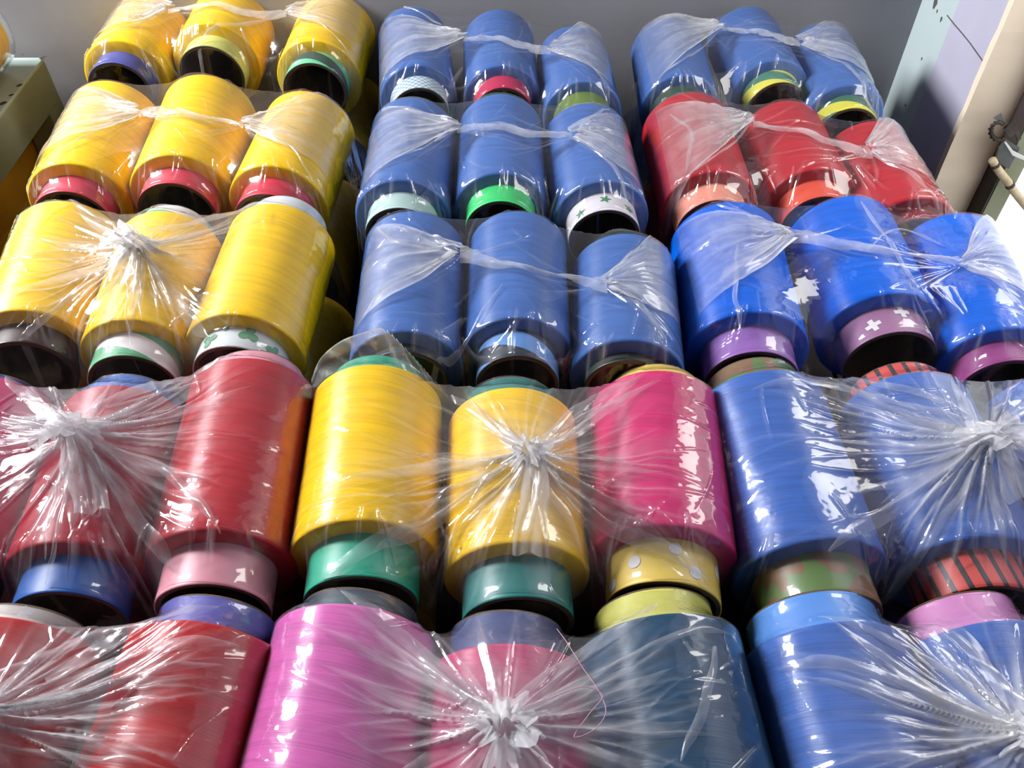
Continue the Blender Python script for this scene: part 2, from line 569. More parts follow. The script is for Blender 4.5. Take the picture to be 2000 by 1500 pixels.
def make_spool(key, label, group, back, front, D, colour, sleeve, pf=0.036, pb=0.014, z=0.0, L=None, ratio=RATIO, zc=None, prints=None, smap=False):
    """back/front: where the ridge of the winding starts and ends (points on the pile top)"""
    b, f = np.array(back, float), np.array(front, float)
    d = b - f
    d[2] = 0
    ln = np.linalg.norm(d)
    R = D / 2
    r = R * ratio
    yaw = -math.atan2(d[0], d[1])
    c = (b + f) / 2
    c[2] = (ZR + z - R) if zc is None else zc
    o = empty('yarn_spool', (c[0], c[1], c[2] - R), yaw)
    h = ln / 2
    prof = [(-h - 0.0022, r - 0.0005, 0), (-h - 0.0020, r + 0.004, 0), (-h - 0.0014, R - 0.0022, 0), (-h - 0.0008, R - 0.0010, 0), (-h + 0.0004, R - 0.0002, 0), (-h + 0.002, R, 0)]
    prof += [(-h + ln * k / 6, R, 0) for k in range(1, 6)]
    prof += [(-t, rr, m) for t, rr, m in reversed(prof[:6])]
    V, Fc, Mi = lathe(prof, 56)
    w = mesh_obj('yarn_winding', V, Fc, lookup(colour), o, (0, 0, R), True)
    t0, t1 = -h - pf, h + pb
    tp = [(t0, r, 0), (t0 + 0.002, r, 0), (t1 - 0.002, r, 1), (t1, r - 0.001, 1), (t1, r - 0.0045, 1), (t0, r - 0.0045, 1), (t0, r - 0.001, 0)]
    V, Fc, Mi = lathe(tp, 48, True)
    Mi = []
    for i in range(len(tp)):
        Mi += [0 if i in (0, 1, 6) else 1] * 48
    tube = mesh_obj('core_tube', V, Fc, [tube_mat(sleeve), CARD], o, (0, 0, R), False, Mi)
    for p in tube.data.polygons:
        p.use_smooth = p.index // 48 in (0, 1, 4)
    if prints:
        nm, shapes, mat = prints
        for sh, ang, tt in shapes:
            decal(nm, sh, ang, -h - pf + tt, r, PRINT[mat], tube)
    tag(o, label, 'spool', group)
    SPOOLS[key] = dict(c=c, yaw=yaw, h=h, R=R, r=r, pf=pf, pb=pb)
    return o


def S(key, label, bpx, fpx, D, colour, sleeve, **kw):
    z = kw.get('z', 0.0)
    b = at(*bpx, z) if bpx else None
    f = at(*fpx, z) if fpx else None
    L = kw.pop('L', 0.178)
    dx = kw.pop('dx', 0.0)
    if b is None:
        b = f + np.array((dx, L, 0))
    if f is None:
        f = b - np.array((dx, L, 0))
    ln = np.linalg.norm(b - f)
    m = (b + f) / 2
    return make_spool(key, label, kw.pop('group', 'yarn spools in clear bags'), b, f, D, colour, sleeve, **kw)


PL = 'plain'
# far row, yellow column
S('c1r1l', 'yellow spool with a dark indigo core in the farthest yellow bag, nearest the green table', None, (222, 78), 0.124, 'yellow', (PL, (74, 78, 150)), dx=-0.004)
S('c1r1m', 'yellow spool with a pale lime core, middle one in the farthest yellow bag', None, (403, 45), 0.132, 'yellow', (PL, (206, 208, 112)), z=0.008, dx=-0.002)
S('c1r1r', 'yellow spool with a mint core edge in the farthest yellow bag, beside the blue bags', None, (610, 78), 0.128, 'yellow', ('spiral', (110, 196, 150), (52, 76, 70)), dx=0.004)
S('c1r2l', 'yellow spool with a red core in the second yellow bag, nearest the table', (200, 157), (122, 318), 0.124, 'yellow', (PL, (196, 62, 80)))
S('c1r2m', 'large yellow spool with a red core, middle of the second yellow bag', (388, 145), (329, 301), 0.130, 'yellow', (PL, (202, 64, 80)), z=0.003)
S('c1r2r', 'yellow spool with a red core in the second yellow bag, beside the blue bags', (590, 177), (525, 322), 0.126, 'yellow', (PL, (200, 52, 70)))
S('c1r3l', 'yellow spool cut off by the picture edge in the knotted yellow bag', (102, 392), (20, 605), 0.126, 'yellow', (PL, (70, 52, 44)), pf=0.03)
S('c1r3m', 'yellow spool with a green and white striped core under the yellow bag knot', (306, 412), (238, 623), 0.120, 'yellow', ('spiral', (96, 162, 120), (222, 214, 212)), z=-0.004, pb=0.035)
S('c1r3r', 'yellow spool with a white clover-print core, in the knotted yellow bag', (530, 397), (452, 612), 0.126, 'yellow', (PL, (216, 222, 222)), pb=0.040, pf=0.030,
  prints=('clover_print', [(clover(0.010, 0.4), -0.55, 0.014), (clover(0.011, 1.5), 0.35, 0.02), (clover(0.008, 0.2), -0.15, 0.030), (clover(0.009, 1.0), 0.95, 0.012)], 'clover'))
S('c1r4l', 'dark crimson spool at the picture edge in the knotted red bag', (-72, 735), (-190, 1060), 0.124, 'magenta', (PL, (40, 60, 130)), pb=0.02)
S('c1r4m', 'crimson spool with a blue core under the knot of the red bag', (209, 752), (105, 1058), 0.120, 'crimson', (PL, (40, 92, 170)), z=-0.004, pb=0.030)
S('c1r4r', 'crimson spool with a pink core in the knotted red bag', (470, 699), (395, 1033), 0.126, 'scarlet', (PL, (226, 150, 164)), pf=0.040, pb=0.028)
S('c1r5m', 'red spool cut off by the bottom corner of the picture, in the nearest red bag', (-25, 1204), None, 0.124, 'red', (PL, (190, 186, 180)), dx=0.004, pb=0.02)
S('c1r5r', 'bright red spool with a violet-blue back core in the nearest red bag', (364, 1212), None, 0.126, 'red', (PL, (84, 84, 168)), dx=0.012, pb=0.031)
# blue column
S('c2r1l', 'blue spool with a white diamond-print core in the farthest blue bag', (802, 13), (812, 127), 0.112, 'blue', ('diamond', (222, 226, 228), (120, 160, 180)))
S('c2r1m', 'blue spool with a crimson core in the farthest blue bag', (973, 18), (980, 127), 0.112, 'blue', (PL, (190, 40, 80)))
S('c2r1r', 'blue spool with an olive core in the farthest middle blue bag', (1122, 50), (1142, 158), 0.112, 'blue', (PL, (104, 128, 52)))
S('c2r2l', 'blue spool with a pale mint core in the second blue bag', (802, 190), (779, 351), 0.118, 'blue', (PL, (178, 206, 200)), pf=0.034)
S('c2r2m', 'blue spool with a bright green core in the second blue bag', (977, 183), (977, 337), 0.116, 'blue', (PL, (60, 204, 112)), z=0.002)
S('c2r2r', 'blue spool with a white core printed with green stars', (1148, 201), (1181, 353), 0.118, 'blue', (PL, (222, 216, 222)),
  prints=('star_print', [(star(5, 0.0075, 0.003, 0.3), -0.75, 0.010), (star(5, 0.0075, 0.003, 1.2), 0.0, 0.021), (star(5, 0.0075, 0.003, 0.0), 0.7, 0.014)], 'green'))
S('c2r3l', 'blue spool with a dark core, yellow-column side of the third blue bag', (802, 412), (783, 646), 0.118, 'blue', (PL, (30, 44, 70)), pf=0.014)
S('c2r3m', 'blue spool with a charcoal core rimmed in tan, middle of the third blue bag', (1011, 412), (1011, 619), 0.114, 'blue', ('spiral', (44, 50, 62), (96, 140, 200)), z=0.002, pf=0.040)
S('c2r3r', 'blue spool with a dull green core, window side of the third blue bag', (1228, 456), (1236, 663), 0.118, 'blue', (PL, (38, 54, 50)), pf=0.014, pb=0.028)
S('c2r4l', 'yellow spool with a teal core in the knotted bag of mixed colours', (722, 712), (693, 1014), 0.128, 'yellow', (PL, (40, 176, 140)), pb=0.030, pf=0.042)
S('c2r4m', 'yellow spool with a dark teal core under the knot of the mixed bag', (1000, 757), (1010, 1057), 0.124, 'yellow', (PL, (44, 122, 118)), z=-0.003, pb=0.030, pf=0.040)
S('c2r4r', 'magenta spool with a yellow polka-dot core', (1297, 724), (1312, 1024), 0.128, 'magenta', (PL, (236, 204, 92)), pb=0.026, pf=0.042,
  prints=('dot_print', [(disc(0.0055), -0.62, 0.020), (disc(0.0055), 0.10, 0.030), (disc(0.0055), 0.45, 0.012), (disc(0.0055), 1.1, 0.026), (disc(0.0055), -1.15, 0.008)], 'white'))
S('c2r5l', 'glossy orchid pink spool in the nearest middle bag', (671, 1180), None, 0.130, 'orchid', (PL, (62, 70, 84)), dx=0.010, pb=0.024)
S('c2r5m', 'rose spool with a navy back core behind the nearest white knot', (990, 1258), None, 0.124, 'rose', (PL, (50, 66, 120)), dx=0.0, z=-0.006, pb=0.036)
S('c2r5r', 'dark teal-blue spool with a lime striped back core', (1309, 1199), None, 0.130, 'navyteal', (PL, (206, 204, 96)), dx=-0.012, pb=0.032)
# right column
S('c3r1l', 'blue spool with a dark green core in the far corner bag', (1312, 34), (1338, 146), 0.112, 'blue', (PL, (50, 74, 58)))
S('c3r1m', 'blue spool with a yellow and green spiral core, middle of the far corner bag', (1464, 12), (1520, 116), 0.112, 'blue', ('spiral', (214, 208, 84), (74, 124, 104)), z=0.004)
S('c3r1r', 'blue spool with a yellow and green core, next to the shadowed wall', (1616, 44), (1668, 165), 0.108, 'blue', ('spiral', (206, 200, 70), (60, 104, 80)))
S('c3r2l', 'red spool with a peach core in the red bag by the window', (1352, 180), (1400, 334), 0.122, 'scarlet', (PL, (232, 150, 128)))
S('c3r2m', 'red spool with an orange core, middle of the red bag by the window', (1540, 196), (1604, 328), 0.118, 'scarlet', (PL, (222, 84, 62)))
S('c3r2r', 'red spool under crumpled film, closest to the window in the red bag', (1708, 236), (1800, 385), 0.116, 'scarlet', (PL, (140, 36, 40)), pf=0.02)
S('c3r3l', 'royal blue spool with a plain purple core', (1435, 394), (1482, 608), 0.130, 'royal', (PL, (146, 100, 178)), pf=0.04)
S('c3r3m', 'royal blue spool with a mauve core printed with white crosses', (1669, 382), (1755, 571), 0.130, 'royal', (PL, (160, 112, 150)), pf=0.04,
  prints=('cross_print', [(cross(0.008, 0.0026, 0.25), -0.55, 0.016), (cross(0.008, 0.0026, 0.1), 0.12, 0.029), (cross(0.008, 0.0026, 0.4), 0.75, 0.012)], 'white'))
S('c3r3r', 'royal blue spool with a magenta-purple core beside the bright window', (1885, 416), (1990, 640), 0.118, 'royal', (PL, (150, 66, 130)), pf=0.03)
S('c3r4l', 'blue spool with a dark green core in the knotted bag at the right', (1509, 722), (1621, 1050), 0.130, 'sky', ('blotch', (92, 122, 62), (128, 96, 64)), pb=0.034, pf=0.040)
S('c3r4m', 'blue spool with a red and black striped core under the rightmost knot', (1808, 726), (1942, 1045), 0.126, 'sky', ('stripes', (206, 74, 66), (52, 46, 50)), pb=0.030, z=-0.003)
S('c3r4r', 'blue spool hidden by bunched film at the picture edge of the rightmost knotted bag', (2105, 726), (2260, 1050), 0.124, 'sky', (PL, (120, 60, 120)))
S('c3r5l', 'blue spool with a light blue back core in the nearest bag at the right', (1652, 1214), None, 0.130, 'sky', (PL, (84, 146, 226)), dx=-0.010, pb=0.034, ratio=0.80)
S('c3r5m', 'blue spool with a mauve-pink back core in the nearest bag at the right', (1960, 1212), None, 0.126, 'sky', (PL, (212, 132, 190)), dx=-0.012, pb=0.034)

# lower layer, as far as the gaps between the columns show it
LOWER = [('c1r1r', 1, 'yellow', 'the farthest yellow bag'), ('c1r2r', 1, 'yellow', 'the second yellow bag'), ('c1r3r', 1, 'yellow', 'the knotted yellow bag'),
         ('c1r4r', 1, 'scarlet', 'the knotted red bag'), ('c1r5r', 1, 'red', 'the nearest red bag'),
         ('c2r1l', -1, 'blue', 'the farthest middle blue bag'), ('c2r2l', -1, 'blue', 'the second blue bag'), ('c2r3l', -1, 'blue', 'the third blue bag'),
         ('c2r4l', -1, 'yellow', 'the mixed knotted bag'), ('c2r5l', -1, 'navyteal', 'the nearest middle bag'),
         ('c2r1r', 1, 'blue', 'the farthest middle blue bag'), ('c2r2r', 1, 'purple', 'the second blue bag'), ('c2r3r', 1, 'blue', 'the third blue bag'),
         ('c2r4r', 1, 'magenta', 'the mixed knotted bag'), ('c2r5r', 1, 'navyteal', 'the nearest middle bag'),
         ('c3r1l', -1, 'blue', 'the far corner bag'), ('c3r2l', -1, 'scarlet', 'the red bag by the window'), ('c3r3l', -1, 'royal', 'the royal blue bag'),
         ('c1r4m', 0, 'crimson', 'the knotted red bag, under its knot'), ('c3r4m', 0, 'purple', 'the rightmost bag, under its knot'),
         ('c1r3l', 0, 'yellow', 'the knotted yellow bag'),
         ('c3r4l', -1, 'purple', 'the rightmost knotted bag'), ('c3r5l', -1, 'navyteal', 'the nearest bag at the right')]
WORD = {'yellow': 'yellow', 'scarlet': 'dark red', 'red': 'red', 'crimson': 'crimson', 'blue': 'blue', 'navyteal': 'dark blue', 'purple': 'purple', 'magenta': 'magenta', 'royal': 'royal blue'}
for key, side, colour, where in LOWER:
    s = SPOOLS[key]
    c = s['c']
    d = np.array((-math.sin(s['yaw']), math.cos(s['yaw']), 0)) * s['h']
    R = 0.062
    off = np.array((side * (s['R'] + 0.004 - R + 0.004), 0, 0))
    sd = 'window' if side > 0 else 'table' if side < 0 else 'camera'
    make_spool(key + 'x', 'lower %s spool in the gap, %s side of %s' % (WORD[colour], sd, where), 'lower spools in the dark gaps',
               c + d + off, c - d + off, 2 * R, colour, (PL, (70, 66, 64)), pf=0.02, pb=0.012, zc=ZR + ZB + R + 0.004)


# ------------------------------------------------------------------ polythene bags
def smooth2(A, k=1):
    for _ in range(k):
        B = A.copy()
        B[1:-1, 1:-1] = (4 * A[1:-1, 1:-1] + A[:-2, 1:-1] + A[2:, 1:-1] + A[1:-1, :-2] + A[1:-1, 2:]) / 8
        A = B
    return A


def upsample(A, x, y, xf, yf):
    B = np.array([np.interp(xf, x, row) for row in A])
    return np.array([np.interp(yf, y, B[:, j]) for j in range(B.shape[1])]).T


def noise2(shape, cells):
    g = nrs.rand(cells[0] + 2, cells[1] + 2)
    yi, xi = np.linspace(0, cells[0], shape[0]), np.linspace(0, cells[1], shape[1])
    y0, x0 = yi.astype(int), xi.astype(int)
    fy, fx = yi - y0, xi - x0
    fy, fx = fy * fy * (3 - 2 * fy), fx * fx * (3 - 2 * fx)
    a = g[y0][:, x0] * (1 - fx) + g[y0][:, x0 + 1] * fx
    b = g[y0 + 1][:, x0] * (1 - fx) + g[y0 + 1][:, x0 + 1] * fx
    return a * (1 - fy)[:, None] + b * fy[:, None]


class Bag:
    def __init__(s, label, keys, sag=0.35, margin=0.004):
        s.keys = keys
        sp = [SPOOLS[k] for k in keys] + [SPOOLS[k + 'x'] for k in keys if k + 'x' in SPOOLS]
        x0 = y0 = 9
        x1 = y1 = -9
        for q in sp:
            sy, cy = math.sin(-q['yaw']), math.cos(q['yaw'])
            for t in (-q['h'] - q['pf'], q['h'] + q['pb']):
                X, Y = q['c'][0] + sy * t, q['c'][1] + cy * t
                x0, x1, y0, y1 = min(x0, X - q['r']), max(x1, X + q['r']), min(y0, Y), max(y1, Y)
            for t in (-q['h'], q['h']):
                X = q['c'][0] + sy * t
                x0, x1 = min(x0, X - q['R']), max(x1, X + q['R'])
        s.x0, s.x1, s.y0, s.y1 = x0 - margin, x1 + margin, y0 - margin, y1 + margin
        dx = 0.0035
        nx, ny = int((s.x1 - s.x0) / dx) + 2, int((s.y1 - s.y0) / dx) + 2
        x, y = np.linspace(s.x0, s.x1, nx), np.linspace(s.y0, s.y1, ny)
        X, Y = np.meshgrid(x, y)
        ob = np.full(X.shape, ZB + 0.002)
        for q in sp:
            c, sn = math.cos(q['yaw']), math.sin(q['yaw'])
            dX, dY = X - q['c'][0], Y - q['c'][1]
            a, t = dX * c + dY * sn, -dX * sn + dY * c
            rad = np.where(np.abs(t) < q['h'] + 0.002, q['R'], np.where((t > -q['h'] - q['pf']) & (t < q['h'] + q['pb']), q['r'], -1.0))
            z = q['c'][2] - ZR + np.sqrt(np.maximum(rad ** 2 - a ** 2, 0))
            ob = np.where((rad > 0) & (np.abs(a) < rad), np.maximum(ob, z), ob)
        # the film is stretched over the hollows between neighbouring spools
        row = sorted((SPOOLS[k] for k in keys), key=lambda q: q['c'][0])
        for q, w in zip(row[:-1], row[1:]):
            f = np.clip((X - q['c'][0]) / (w['c'][0] - q['c'][0]), 0, 1)
            back = (q['c'][1] + q['h']) * (1 - f) + (w['c'][1] + w['h']) * f
            front = (q['c'][1] - q['h']) * (1 - f) + (w['c'][1] - w['h']) * f
            top = (q['c'][2] + q['R']) * (1 - f) + (w['c'][2] + w['R']) * f - ZR
            t = np.clip((Y - front) / (back - front), 0, 1)
            lvl = top - 4 * f * (1 - f) * (0.010 + 0.022 * (1 - t) ** 1.5) - 0.0015
            m = (X > q['c'][0]) & (X < w['c'][0]) & (Y < back) & (Y > front + 0.02)
            ob = np.where(m, np.maximum(ob, lvl), ob)
        h = np.full(X.shape, 0.004)
        h[0, :] = h[-1, :] = h[:, 0] = h[:, -1] = ZB + 0.002
        ob += 0.0012
        k = sag * dx * dx * 4
        for _ in range(420):
            n = (h[:-2, 1:-1] + h[2:, 1:-1] + h[1:-1, :-2] + h[1:-1, 2:]) / 4 - k
            h[1:-1, 1:-1] = np.maximum(n, ob[1:-1, 1:-1])
        m = 3
        s.xf, s.yf = np.linspace(s.x0, s.x1, (nx - 1) * m + 1), np.linspace(s.y0, s.y1, (ny - 1) * m + 1)
        s.H = smooth2(upsample(h, x, y, s.xf, s.yf), 3)
        s.X, s.Y = np.meshgrid(s.xf, s.yf)
        s.Z = np.zeros_like(s.H)
        s.haze = np.zeros_like(s.H)
        sh = s.H.shape
        # overall slackness of the film
        W, D = s.x1 - s.x0, s.y1 - s.y0
        s.Z += 0.0022 * noise2(sh, (max(2, int(D / 0.03)), max(2, int(W / 0.03)))) ** 2
        s.Z += 0.0007 * noise2(sh, (max(2, int(D / 0.010)), max(2, int(W / 0.012))))
        s.haze += 0.014 * noise2(sh, (max(2, int(D / 0.04)), max(2, int(W / 0.06))))
        s.root = empty('plastic_bag', ((s.x0 + s.x1) / 2, (s.y0 + s.y1) / 2, ZR + ZB))
        tag(s.root, label, 'bag', 'clear bags of yarn spools')

    def ray(s, x0, y0, ang, ln, amp, w, hz, curve=0.0, start=0.004):
        ca, sa = math.cos(ang), math.sin(ang)
        dx, dy = s.X - x0, s.Y - y0
        a = dx * ca + dy * sa
        d = -dx * sa + dy * ca - curve * a * a
        env = np.clip(a / start, 0, 1) * np.clip((ln - a) / (0.6 * ln), 0, 1)
        ww = w * (0.45 + 0.8 * np.clip(a / ln, 0, 1))
        r = env * np.exp(-np.abs(d / ww) ** 1.4)
        s.Z += amp * r
        s.haze += hz * r

    def height(s, x, y):
        i = np.clip((y - s.y0) / (s.y1 - s.y0) * (len(s.yf) - 1), 0, len(s.yf) - 1.001)
        j = np.clip((x - s.x0) / (s.x1 - s.x0) * (len(s.xf) - 1), 0, len(s.xf) - 1.001)
        i0, j0 = int(i), int(j)
        fi, fj = i - i0, j - j0
        A = s.H + s.Z
        return (A[i0, j0] * (1 - fi) * (1 - fj) + A[i0 + 1, j0] * fi * (1 - fj) + A[i0, j0 + 1] * (1 - fi) * fj + A[i0 + 1, j0 + 1] * fi * fj)

    def folds(s, n, amp=0.0022):
        """loose creases everywhere, and tight ones where the film is pulled over the ends of the windings"""
        for _ in range(n):
            s.ray(rnd.uniform(s.x0, s.x1), rnd.uniform(s.y0, s.y1), rnd.uniform(0, 6.28), rnd.uniform(0.03, 0.09), amp * rnd.uniform(0.4, 1.2), rnd.uniform(0.0009, 0.002), rnd.uniform(0.02, 0.14), rnd.uniform(-5, 5))
        for k in s.keys:
            q = SPOOLS[k]
            for e in (-1,):
                for _ in range(8):
                    a = rnd.uniform(-1, 1)
                    sx = q['c'][0] - math.sin(q['yaw']) * e * q['h'] + a * q['R']
                    sy = q['c'][1] + math.cos(q['yaw']) * e * (q['h'] - 0.012)
                    s.ray(sx, sy, -1.57 + 0.6 * a + rnd.uniform(-0.4, 0.4), rnd.uniform(0.03, 0.06), 0.003 * rnd.uniform(0.5, 1.2), rnd.uniform(0.0010, 0.0022), rnd.uniform(0.03, 0.22))

    def finish(s):
        Z = s.H + s.Z
        ny, nx = Z.shape
        o = s.root.location
        V = np.stack([s.X - o.x, s.Y - o.y, Z + ZR - o.z], -1).reshape(-1, 3).astype(np.float32)
        i, j = np.meshgrid(np.arange(ny - 1), np.arange(nx - 1), indexing='ij')
        a = (i * nx + j).ravel()
        q = np.stack([a, a + 1, a + nx + 1, a + nx], -1).astype(np.int32)
        me = bpy.data.meshes.new('film')
        me.vertices.add(len(V))
        me.vertices.foreach_set('co', V.ravel())
        me.loops.add(q.size)
        me.loops.foreach_set('vertex_index', q.ravel())
        me.polygons.add(len(q))
        me.polygons.foreach_set('loop_start', np.arange(0, q.size, 4, dtype=np.int32))
        me.polygons.foreach_set('use_smooth', np.ones(len(q), dtype=bool))
        at_ = me.attributes.new('haze', 'FLOAT', 'POINT')
        at_.data.foreach_set('value', np.clip(s.haze, 0, 0.9).ravel().astype(np.float32))
        me.materials.append(FILM)
        me.update(calc_edges=True)
        f = bpy.data.objects.new('film', me)
        COL.objects.link(f)
        f.parent = s.root

    def sheet(s, name, fn, ns, nt, label=None):
        """fn(u, v) -> x, y, z above the film, haze; a loose piece of film lying over the bag"""
        V, hz, Fc = [], [], []
        o = s.root.location
        for i in range(ns + 1):
            for j in range(nt + 1):
                x, y, dz, h = fn(i / ns, j / nt)
                z = s.height(x, y) + dz
                V.append((x - o.x, y - o.y, z + ZR - o.z))
                hz.append(h)
        for i in range(ns):
            for j in range(nt):
                a = i * (nt + 1) + j
                Fc.append((a, a + 1, a + nt + 2, a + nt + 1))
        ob = mesh_obj(name, V, Fc, MILKY, s.root, (0, 0, 0), True, None, hz)
        if label:
            ob['label'] = label
        return ob

    # ---- the bags tied with a knot
    def knot(s, px, py, to=(), n=26, reach=0.22, size=1.0, tail=None, lift=0.014):
        """to: where the main bundles of gathered film run to"""
        kx, ky = at(px, py, 0.015)[:2]
        dirs = []
        for tx, ty in to:
            q = at(tx, ty, 0.0)
            dirs.append((math.atan2(q[1] - ky, q[0] - kx), math.hypot(q[1] - ky, q[0] - kx)))
        r = np.hypot(s.X - kx, s.Y - ky)
        th = np.arctan2(s.Y - ky, s.X - kx)
        inner = np.clip((s.X - s.x0) / 0.02, 0, 1) * np.clip((s.x1 - s.X) / 0.02, 0, 1) * np.clip((s.Y - s.y0) / 0.02, 0, 1) * np.clip((s.y1 - s.Y) / 0.02, 0, 1)
        s.Z += lift * size * np.exp(-r / 0.03) * inner
        s.haze += 0.50 * np.exp(-(r / (0.032 * size)) ** 1.3) * inner + 0.10 * np.exp(-r / 0.08)
        rays = []
        for a, ln in dirs:
            w = rnd.uniform(0.10, 0.2)
            d = np.abs((th - a + math.pi) % (2 * math.pi) - math.pi)
            s.haze += rnd.uniform(0.12, 0.26) * np.exp(-(d / w) ** 2) * np.clip(1.1 - r / ln, 0, 1) ** 1.5 * np.clip(r / 0.02, 0, 1)
            for _ in range(8):
                rays.append((a + rnd.gauss(0, 0.11), ln * rnd.uniform(0.55, 1.15), 1.0))
        for k in range(n):
            rays.append((6.283 * (k + rnd.uniform(-0.4, 0.4)) / n, reach * rnd.uniform(0.3, 1.0), 0.6))
        for a, ln, g in rays:
            s.ray(kx, ky, a, ln, g * rnd.uniform(0.0008, 0.0036), rnd.uniform(0.0008, 0.0020), g * rnd.uniform(0.06, 0.34), rnd.uniform(-2.2, 2.2), 0.010)
        # pleats: doubled strips of film that run out from the knot
        for a0, l0 in dirs + [(6.283 * (k + 0.5 * rnd.random()) / 4, 0.09) for k in range(4)]:
            for _ in range(1):
                a = a0 + rnd.gauss(0, 0.10)
                ln = rnd.uniform(0.55, 1.0) * l0
                w = rnd.uniform(0.0025, 0.0065)
                cv, ph, hz = rnd.uniform(-1.2, 1.2), rnd.uniform(0, 6), rnd.uniform(0.10, 0.26)
                q = 1.0
                while q > 0.15 and not (s.x0 + 0.008 < kx + math.cos(a) * ln * q < s.x1 - 0.008 and s.y0 + 0.012 < ky + math.sin(a) * ln * q < s.y1 - 0.012):
                    q -= 0.05
                ln *= q

                def fn(u, v, a=a, ln=ln, w=w, cv=cv, ph=ph, hz=hz):
                    t = 0.006 + u * ln
                    ww = w * (0.3 + 1.1 * math.sin(min(1, u * 1.6) * 1.57)) * (1 - u ** 3)
                    d = (v - 0.5) * 2 * ww + cv * t * t + 0.0012 * math.sin(11 * u + ph)
                    x, y = kx + math.cos(a) * t - math.sin(a) * d, ky + math.sin(a) * t + math.cos(a) * d
                    return x, y, 0.0008 + 0.0016 * math.sin(v * 3.14) * (1 - 0.7 * u) + 0.0005 * math.sin(9 * u + ph), hz * (1 - 0.6 * u)
                s.sheet('pleat', fn, 24, 5)
        s.tie(kx, ky, size)
        if tail:
            s.tail(kx, ky, *tail)

    def ribbon(s, path, w, hz=0.22, lift=0.0014):
        """a doubled fold of film lying along a path on the bag"""
        P = spline([at(px, py, 0.0)[:2] for px, py in path], 14)
        P = [np.array((min(max(p[0], s.x0 + 0.006), s.x1 - 0.006), min(max(p[1], s.y0 + 0.006), s.y1 - 0.006))) for p in P]
        n = len(P) - 1
        ph = rnd.uniform(0, 6)

        def fn(u, v):
            i = min(n, int(round(u * n)))
            d = P[min(n, i + 1)] - P[max(0, i - 1)]
            d = d / (np.linalg.norm(d) + 1e-9)
            ww = w * (0.35 + 0.65 * math.sin(min(1.0, 0.12 + u * 1.1) * math.pi * 0.62)) * min(1.0, (1.03 - u) * 5)
            o = (v - 0.5) * ww + 0.0008 * math.sin(13 * u + ph)
            edge = 0.10 if v < 0.13 or v > 0.87 else 0.0
            return P[i][0] - d[1] * o, P[i][1] + d[0] * o, 0.0009 + lift * math.sin(v * 3.14) + 0.0005 * math.sin(17 * u + 4 * v + ph), (hz + edge) * (1 - 0.45 * u)
        s.sheet('pleat', fn, n, 7)

    def tie(s, kx, ky, size):
        """the tied neck: a tight pleated lump with a ruffled tuft"""
        o = s.root.location
        V, hz, Fc = [], [], []
        ns, nv = 72, 22
        z0 = s.height(kx, ky) - 0.004
        ph = [rnd.uniform(0, 6.28) for _ in range(6)]
        bx, by = rnd.uniform(-0.3, 0.3), -0.5
        prof = [(0, 0.019), (0.15, 0.012), (0.3, 0.0085), (0.42, 0.012), (0.52, 0.0115), (0.62, 0.0075), (0.75, 0.0095), (0.9, 0.0125), (1, 0.014)]
        for i in range(nv + 1):
            v = i / nv
            rad = np.interp(v, [p[0] for p in prof], [p[1] for p in prof]) * size
            zz = 0.034 * v * size
            fl = max(0.0, v - 0.6) / 0.4
            for k in range(ns):
                a = 6.2832 * k / ns
                rip = 0.16 * math.sin(9 * a + ph[0] + 3 * v) + 0.13 * math.sin(14 * a + ph[1]) + 0.10 * math.sin(5 * a + ph[2] + 5 * v) + fl * (0.34 * math.sin(3 * a + ph[3]) + 0.26 * math.sin(7 * a + ph[4]) + 0.2 * math.sin(13 * a + ph[0]))
                rr = rad * (1 + rip)
                zk = zz + fl * (0.005 * math.sin(5 * a + ph[5]) + 0.004 * math.sin(2 * a + ph[1]) + 0.003 * math.sin(11 * a + ph[2]))
                V.append((kx + rr * math.cos(a) + bx * zz * v * 1.2 - o.x, ky + rr * math.sin(a) * 0.9 + by * zz * v * 1.2 - o.y, z0 + zk + ZR - o.z))
                hz.append(0.80 - 0.25 * fl if v > 0.12 else 0.5)
        for i in range(nv):
            for k in range(ns):
                k2 = (k + 1) % ns
                Fc.append((i * ns + k, i * ns + k2, (i + 1) * ns + k2, (i + 1) * ns + k))
        mesh_obj('knot', V, Fc, MILKY, s.root, (0, 0, 0), True, None, hz)['label'] = 'tight white knot of gathered film'

    def tail(s, kx, ky, dx, dy, w, hz=0.4):
        ph = rnd.uniform(0, 6)
        L = math.hypot(dx, dy)
        nx, ny = -dy / L, dx / L

        def fn(u, v):
            ww = w * (0.35 + 0.65 * min(1, u * 2.2))
            d = (v - 0.5) * ww * (1 + 0.12 * math.sin(7 * u + ph)) + 0.004 * math.sin(4 * u + ph)
            x, y = kx + dx * u + nx * d, ky + dy * u + ny * d
            return x, y, 0.010 * (1 - u) + 0.006 + 0.003 * math.sin(v * 9 + 3 * u + ph), hz * (1 - 0.35 * u) + 0.1 * math.sin(v * 14)
        s.sheet('tail', fn, 24, 18)

